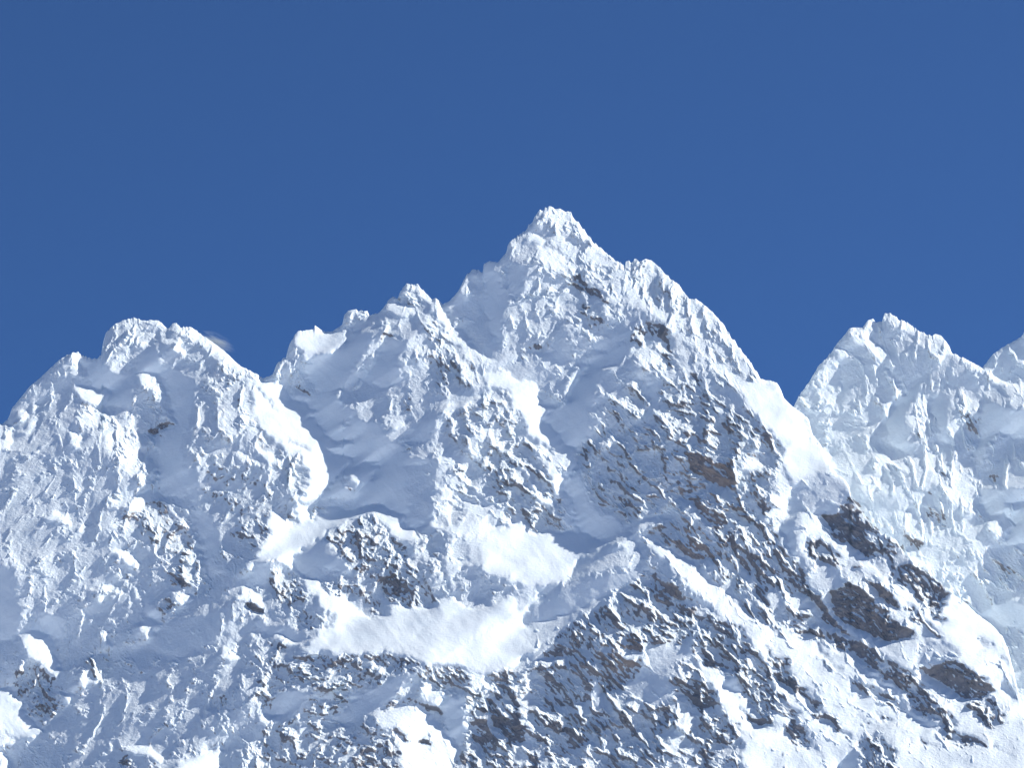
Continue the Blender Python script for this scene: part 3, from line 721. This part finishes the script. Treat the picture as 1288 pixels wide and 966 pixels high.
def add_mesh(name, co, faces, attrs, mat, parent=None):
    me = bpy.data.meshes.new(name); me.vertices.add(len(co)); me.vertices.foreach_set('co', co.astype(np.float32).ravel())
    me.loops.add(faces.size); me.loops.foreach_set('vertex_index', faces.astype(np.int32).ravel())
    me.polygons.add(len(faces)); me.polygons.foreach_set('loop_start', (np.arange(len(faces))*4).astype(np.int32))
    me.polygons.foreach_set('use_smooth', np.zeros(len(faces), bool))
    for k, a in attrs.items():
        at = me.attributes.new(k, 'FLOAT', 'POINT'); at.data.foreach_set('value', a.astype(np.float32).ravel())
    me.update(calc_edges=True); me.materials.append(mat)
    o = bpy.data.objects.new(name, me); sc.collection.objects.link(o)
    if parent: o.parent = parent
    return o

def massif(crest, ua, ub, du, rows, back_m, dist, seed, vbot, drop):
    """ground between the crest line and the foot, the far side behind the crest, and the apron down to the valley"""
    cu = np.concatenate([np.arange(ua, -24, du*3.5), np.arange(max(ua, -24), min(ub, 1312), du), np.arange(1312, ub, du*3.5)]); n = len(cu)
    cx = np.array([c[0] for c in crest]); cy = np.array([c[1] for c in crest])
    top = np.interp(cu, cx, cy)
    jag = 1.6*gnoise(cu/4.1, cu*0+seed, seed) + 1.1*gnoise(cu/2.3, cu*0+seed, seed+1) + 3.2*(np.clip(1-2*np.abs(gnoise(cu/7., cu*0, seed+2)), 0, 1)**2-.3)
    jag = jag*np.clip(.65+1.3*gnoise(cu/38, cu*0+.3, seed+3), .12, 1.4)
    top = top - jag*np.clip(.35+bil(RGHs, cu, top+6), 0, 1)
    s_ = np.linspace(0, 1, rows)**1.03
    v = top[None]+(vbot-top)[None]*s_[:, None]; u = np.repeat(cu[None], rows, 0)
    h = bil(HT, u, v)
    below = (v-top[None])
    h = h - 4.0*np.exp(-below/3.0)                      # the crest itself is rounded
    T = 9000+dist+SCALE*(KSL*(600-v)-h)
    front = place(u, v, T)
    at = dict(rock=bil(ROCK, u, v)*np.clip(below/3, 0, 1), tone=bil(TONE, u, v), veil=bil(VEIL, u, v), rough=.12+.75*bil(RGHs, u, v))
    # far side
    nb = 26; q = (np.arange(1, nb+1)/nb)**2.0*back_m
    crestp = front[0]; back = []
    for k, d in enumerate(q):
        z = crestp.copy(); z[:, 1] += d+1.5; z[:, 2] -= d*(1.05+.1*gnoise(cu/30, cu*0+k*.3, seed+9)) + .5
        z[:, 2] += np.minimum(d*.15, 25)*gnoise(cu/18, cu*0+d/30, seed+5); z[:, 0] += np.minimum(d*.1, 15)*gnoise(cu/12, cu*0+d/20, seed+6)
        z[:, 2] = np.maximum(z[:, 2], -5)
        back.append(z)
    back = np.array(back[::-1])
    # apron
    na = 14; ap = []
    foot = front[-1]
    for k in range(1, na+1):
        f = k/na; z = foot.copy(); z[:, 2] = foot[:, 2]*(1-f) - 6*f; z[:, 1] = foot[:, 1] - drop*f**1.15*foot[:, 2]
        z[:, 2] += 18*gnoise(cu/40, cu*0+k*.5, seed+7)*math.sin(math.pi*f); ap.append(z)
    co = np.concatenate([back, front, np.array(ap)], 0); nr = co.shape[0]
    def ext(a, b0=.2, a0=.1): return np.concatenate([np.full((nb, n), b0), a, np.full((na, n), a0)], 0)
    at = {k: ext(a) for k, a in at.items()}
    uu = np.concatenate([np.repeat(cu[None], nb, 0), u, np.repeat(cu[None], na, 0)], 0)
    vv = np.concatenate([np.repeat(v[:1], nb, 0), v, np.repeat(v[-1:], na, 0)], 0)
    idx = np.arange(nr*n).reshape(nr, n)
    faces = np.stack([idx[:-1, :-1], idx[1:, :-1], idx[1:, 1:], idx[:-1, 1:]], -1).reshape(-1, 4)
    return co.reshape(-1, 3), faces, {k: a.ravel() for k, a in at.items()}, uu.ravel(), vv.ravel()

def build(name, label, data, parts):
    co, faces, at, uu, vv = data
    root = bpy.data.objects.new(name, None); sc.collection.objects.link(root)
    root['kind'] = 'structure'; root['label'] = label
    fu = uu[faces].mean(1); fv = vv[faces].mean(1)
    wu = bil(WU, fu, fv); wv = bil(WV, fu, fv)
    pid = np.zeros(len(faces), int)
    for k, (nm, lb, poly) in enumerate(parts):
        if poly is not None: pid[inside(wu, wv, poly)] = k
    for k, (nm, lb, poly) in enumerate(parts):
        f = faces[pid == k]
        if not len(f): continue
        used, inv = np.unique(f.ravel(), return_inverse=True)
        o = add_mesh(nm, co[used], inv.reshape(-1, 4), {q: a[used] for q, a in at.items()}, MAT, root)
        o['label'] = lb; o['kind'] = 'structure'
    return root

CREST = [(-420,800),(-280,715),(-150,640),(-80,590),(-30,552),(0,534),(10,529),(15.5,513.5),(25.7,500.7),(38.5,485),(51,475),(61.6,464.7),(74.5,453),(84.7,446.8),(92,443.4),(98,443),(102.7,446.8),(110,450),(120.7,451.4),(127,448),(129.7,431),(133.5,418.5),(143.8,408),(156.6,402.6),(168,400.5),(178.5,403.6),(190,402.6),(200,403.6),(205.4,408),(210.6,413.4),(216,409),(221,407.7),(226,411),(231,412),(240,412),(251.7,419.8),(267,430),(282.5,441.6),(295,454.5),(308,464.7),(323.6,471),(330,476),(343,472),(348,458),(360,450),(364,436),(369,424.6),(375,416.4),(394.5,414.3),(396,409),(400,412),(407,417),(417.6,417),(430.4,409),(433,396),(438,391),(446,388.7),(453.5,391.7),(461,391),(465,396),(476.6,394),(484,385),(489,377),(494.6,372.7),(500,376),(503.6,367),(508,361),(512.6,355.8),(518,358),(523,357),(533,365.6),(543.4,377),(548.5,374.5),(554,380),(557.5,383.5),(566.5,378.4),(576.8,365.6),(582,355.3),(587,345),(597.3,338.6),(604,341),(607,343),(608.8,332.4),(615.2,328.6),(626.8,329.9),(632,323),(637,317),(639.6,305.5),(646,300.3),(660,290),(667,282),(673,274.7),(676.8,267),(685.8,261.8),(693.5,260),(699,263),(703.8,262),(711,266),(718,265.7),(720.5,273.4),(728,281),(734.6,288.8),(745,303),(760.3,317),(769,324),(778.3,329.9),(785.5,335),(787.3,327.3),(793.7,329.9),(800,325.5),(804,329.4),(811.7,325.5),(819.4,327.3),(829.7,336.3),(837.4,345.3),(852.8,358),(866.9,376),(875.9,376),(884,382),(896.8,392.8),(909.6,408),(922.5,428.8),(935.3,444.2),(948,462),(957,477.6),(968.3,478.9),(977.3,481.4),(982.4,490.4),(986,500.7),(999,513.5),(1009,520),(1017,527),(1022,547),(1032.5,559.8),(1038,575),(1048,591),(1053,597),(1056,598),(1062,603),(1068,612),(1071,627),(1086,645),(1097,663),(1112,673),(1125,678),(1143,704),(1163,719),(1181,732),(1202,750),(1215,759),(1228,772),(1248,787),(1260,800),(1268,817),(1274,842),(1281,872),(1288,900),(1330,930),(1440,1000),(1700,1060)]
CREST2 = [(930,600),(975,545),(1001.7,505.8),(1005,498),(1018,480),(1027,464.7),(1035,455),(1042.7,446.8),(1055.6,428.8),(1064.6,418.5),(1068,413),(1073.6,412),(1080,412),(1085,412),(1091.5,403),(1098,400.5),(1101.8,405.7),(1109.5,404.4),(1112,395.4),(1117,393),(1122.4,396.4),(1130,401.8),(1140.3,405.7),(1148,411),(1155.7,417),(1171,422.4),(1177,420),(1184,422.4),(1194.3,435.2),(1196.8,444),(1206,448),(1214.8,452),(1230,459.6),(1243,468.6),(1261,478.9),(1288,486.6),(1340,500),(1440,560),(1560,640),(1700,800)]
CREST3 = [(1190,520),(1225,478),(1236.6,462),(1248,446.8),(1258,439),(1268.7,432.6),(1277,428),(1284,423.7),(1288,418.5),(1310,402),(1350,380),(1400,395),(1440,430),(1540,510),(1700,700)]
import bmesh
build('mountain', 'snow-covered massif with three summits, the tallest in the middle, above the snow bowl',
      massif(CREST, -420, 1690, 1.08, 880, 1500, 0, 77, 1084, 1.7),
      [('rock_flank', 'craggy lower face streaked with snow and dark slabs', None),
       ('shoulder_peak', 'rounded rime-crusted summit on the left with a bright snow ramp down its right side', [(-200,300),(335,440),(345,480),(420,545),(440,600),(380,660),(300,710),(200,800),(100,880),(-200,1000)]),
       ('pinnacle_ridge', 'jagged ridge of small pinnacles between the shoulder and the main summit', [(335,300),(555,300),(560,390),(612,458),(640,500),(700,600),(745,680),(640,660),(540,650),(420,620),(430,560),(345,480)]),
       ('summit_peak', 'tallest pyramid of white rime with blue shaded gully on its left', [(555,200),(800,240),(1060,540),(1060,600),(960,640),(860,560),(820,640),(745,685),(700,600),(650,500),(612,458),(560,390)]),
       ('snowfield', 'bright snow ramp falling from the rounded summit to the ragged shadow edge', [(322,471),(362,498),(396,515),(386,525),(416,553),(447,553),(417,591),(402,627),(340,610),(320,560)]),
       ('snowfield', 'narrow sunlit gully of snow running down left of the main summit', [(610,470),(676,490),(675,505),(700,511),(680,530),(704,547),(690,562),(660,540),(615,485)]),
       ('snowfield', 'smooth white shoulder on the right skyline below the summit', [(930,475),(975,480),(1015,530),(1045,590),(1000,608),(960,560),(930,500)]),
       ('snowfield', 'upper snow bowl below the pinnacle ridge', [(570,645),(640,655),(690,660),(750,677),(710,715),(640,750),(600,735),(570,690)]),
       ('snowfield', 'large flat-lying snow bowl in the lower middle of the face', [(395,800),(430,770),(560,770),(655,755),(668,800),(640,842),(560,840),(380,825)]),
       ('snowfield', 'long diagonal ramp of snow on the right-hand spur', [(800,665),(870,715),(970,795),(1010,850),(960,830),(880,770),(830,715)]),
       ('rock_face', 'dark bare face under the snowy hump on the right', [(1032,651),(1071,627),(1084,663),(1111,704),(1092,700),(1061,683),(1038,665)]),
       ('rock_face', 'largest bare purple-brown slab on the right flank', [(1043,751),(1071,737),(1112,773),(1138,799),(1148,806),(1112,810),(1081,796),(1066,783),(1048,773)]),
       ('rock_face', 'small dark face streaked with snow near the right edge of the spur', [(1120,722),(1143,711),(1174,727),(1190,750),(1184,776),(1158,755),(1127,735)]),
       ('rock_face', 'dark broken face beneath a snow dome at the lower right', [(1152,844),(1205,832),(1235,851),(1255,872),(1228,884),(1189,867),(1169,859)]),
       ('rock_face', 'brown wall high on the right flank', [(866,570),(886,570),(897,585),(922,585),(928,612),(917,617),(897,608),(881,601),(869,598)]),
       ('rock_face', 'narrow dark cleft slab below the snow bowl', [(599,869),(618,882),(650,913),(650,943),(628,918),(608,889)]),
       ('rock_face', 'long dark face dusted with snow above the diagonal ramp', [(886,647),(910,663),(961,704),(958,719),(938,724),(912,697),(892,665)]),
       ('rock_face', 'brown cliff right of the dark hollow at the bottom', [(753,826),(810,828),(804,851),(779,869),(758,872)]),
       ('rock_face', 'dark frosted hollow cliff below the end of the snow bowl', [(678,833),(710,808),(750,803),(757,846),(737,877),(709,893),(691,877),(678,851)]),
       ('rock_face', 'rounded dark buttress end in the lower right snow', [(840,857),(866,848),(886,854),(900,882),(884,901),(861,882),(845,872)])])
build('mountain', 'second snowy peak standing behind the right flank of the massif',
      massif(CREST2, 930, 1690, 1.1, 560, 900, 650, 177, 1010, 1.7),
      [('peak_face', 'fluted white face of the peak behind on the right', None)])
build('mountain', 'corner of a distant white ridge at the right edge of the picture',
      massif(CREST3, 1190, 1690, 1.1, 330, 600, 1250, 277, 950, 1.5),
      [('ridge_face', 'lumpy white snow ridge', None)])
# wisp of blown snow streaming off the shoulder's crest
bm = bmesh.new(); bmesh.ops.create_icosphere(bm, subdivisions=4, radius=1.0)
for v_ in bm.verts:
    q_ = v_.co; q_.x += .35*q_.z; q_.z *= 1+.25*math.sin(3*q_.x+1); q_.y *= .8+.2*math.cos(4*q_.z)
pm = bpy.data.meshes.new('blown_snow'); bm.to_mesh(pm); bm.free()
po = bpy.data.objects.new('blown_snow', pm); sc.collection.objects.link(po)
po.location = tuple(place(np.array(272.), np.array(430.), np.array(9000+SCALE*KSL*(600-430)+45)))
po.scale = (56, 30, 24); po.rotation_euler = (0, R(28), 0)
po['kind'] = 'stuff'; po['label'] = 'faint wisp of blown snow off the ridge right of the rounded summit'
m_ = bpy.data.materials.new('blown_snow'); m_.use_nodes = True; t_ = m_.node_tree; t_.nodes.clear()
o_ = t_.nodes.new('ShaderNodeOutputMaterial'); v_ = t_.nodes.new('ShaderNodeVolumePrincipled'); v_.inputs['Color'].default_value = (.80, .92, 1, 1)
tc = N(t_, 'ShaderNodeTexCoord'); nz = N(t_, 'ShaderNodeTexNoise'); nz.inputs['Scale'].default_value = 1.6; nz.inputs['Detail'].default_value = 5
mp = N(t_, 'ShaderNodeMapping'); mp.inputs['Scale'].default_value = (1, 1, 1.8); t_.links.new(tc.outputs['Object'], mp.inputs[0]); t_.links.new(mp.outputs[0], nz.inputs[0])
ln = N(t_, 'ShaderNodeVectorMath', operation='LENGTH'); t_.links.new(tc.outputs['Object'], ln.inputs[0])
fa = N(t_, 'ShaderNodeMapRange'); fa.inputs['From Min'].default_value = .95; fa.inputs['From Max'].default_value = .1; t_.links.new(ln.outputs['Value'], fa.inputs['Value'])
nm = N(t_, 'ShaderNodeMapRange'); nm.inputs['From Min'].default_value = .42; nm.inputs['From Max'].default_value = .75; t_.links.new(nz.outputs[0], nm.inputs['Value'])
f2 = N(t_, 'ShaderNodeMath', operation='POWER'); f2.inputs[1].default_value = 2.2; t_.links.new(fa.outputs[0], f2.inputs[0])
mu = N(t_, 'ShaderNodeMath', operation='MULTIPLY'); t_.links.new(f2.outputs[0], mu.inputs[0]); t_.links.new(nm.outputs[0], mu.inputs[1])
ms = N(t_, 'ShaderNodeMath', operation='MULTIPLY'); t_.links.new(mu.outputs[0], ms.inputs[0]); ms.inputs[1].default_value = .2
t_.links.new(ms.outputs[0], v_.inputs['Density']); t_.links.new(v_.outputs[0], o_.inputs['Volume']); pm.materials.append(m_)
HX0, HX1, HY0, HY1 = -61000, 61000, -61000, 61000
# valley floor
q = np.linspace(-60000, 60000, 61); X, Y = np.meshgrid(q, q)
Z = np.zeros_like(X)
idx = np.arange(61*61).reshape(61, 61)
fc = np.stack([idx[:-1, :-1], idx[:-1, 1:], idx[1:, 1:], idx[1:, :-1]], -1).reshape(-1, 4)
vf = add_mesh('valley_floor', np.stack([X, Y, Z], -1).reshape(-1, 3), fc, {}, gm); vf['kind'] = 'structure'; vf['label'] = 'flat snow-covered valley floor below the mountain'
# ---------------------------------------------------------------- air: one closed box of thin haze round the camera and the mountains
bm = bmesh.new(); bmesh.ops.create_cube(bm, size=1.0)
hz = bpy.data.meshes.new('haze'); bm.to_mesh(hz); bm.free()
ho = bpy.data.objects.new('haze', hz); sc.collection.objects.link(ho); ho['kind'] = 'stuff'; ho['label'] = 'thin blue air haze between the viewer and the mountain'
ho.scale = (HX1-HX0, HY1-HY0, 3320+8); ho.location = ((HX0+HX1)/2, (HY0+HY1)/2, (3320-8)/2)
hm = bpy.data.materials.new('haze'); hm.use_nodes = True; ht = hm.node_tree; ht.nodes.clear()
hov = ht.nodes.new('ShaderNodeOutputMaterial'); pv = ht.nodes.new('ShaderNodeVolumePrincipled')
pv.inputs['Color'].default_value = (.16, .50, 1.0, 1); pv.inputs['Density'].default_value = 0.5e-5; pv.inputs['Anisotropy'].default_value = .1
ht.links.new(pv.outputs[0], hov.inputs['Volume']); hz.materials.append(hm)
print('built in', time.time()-_t0)
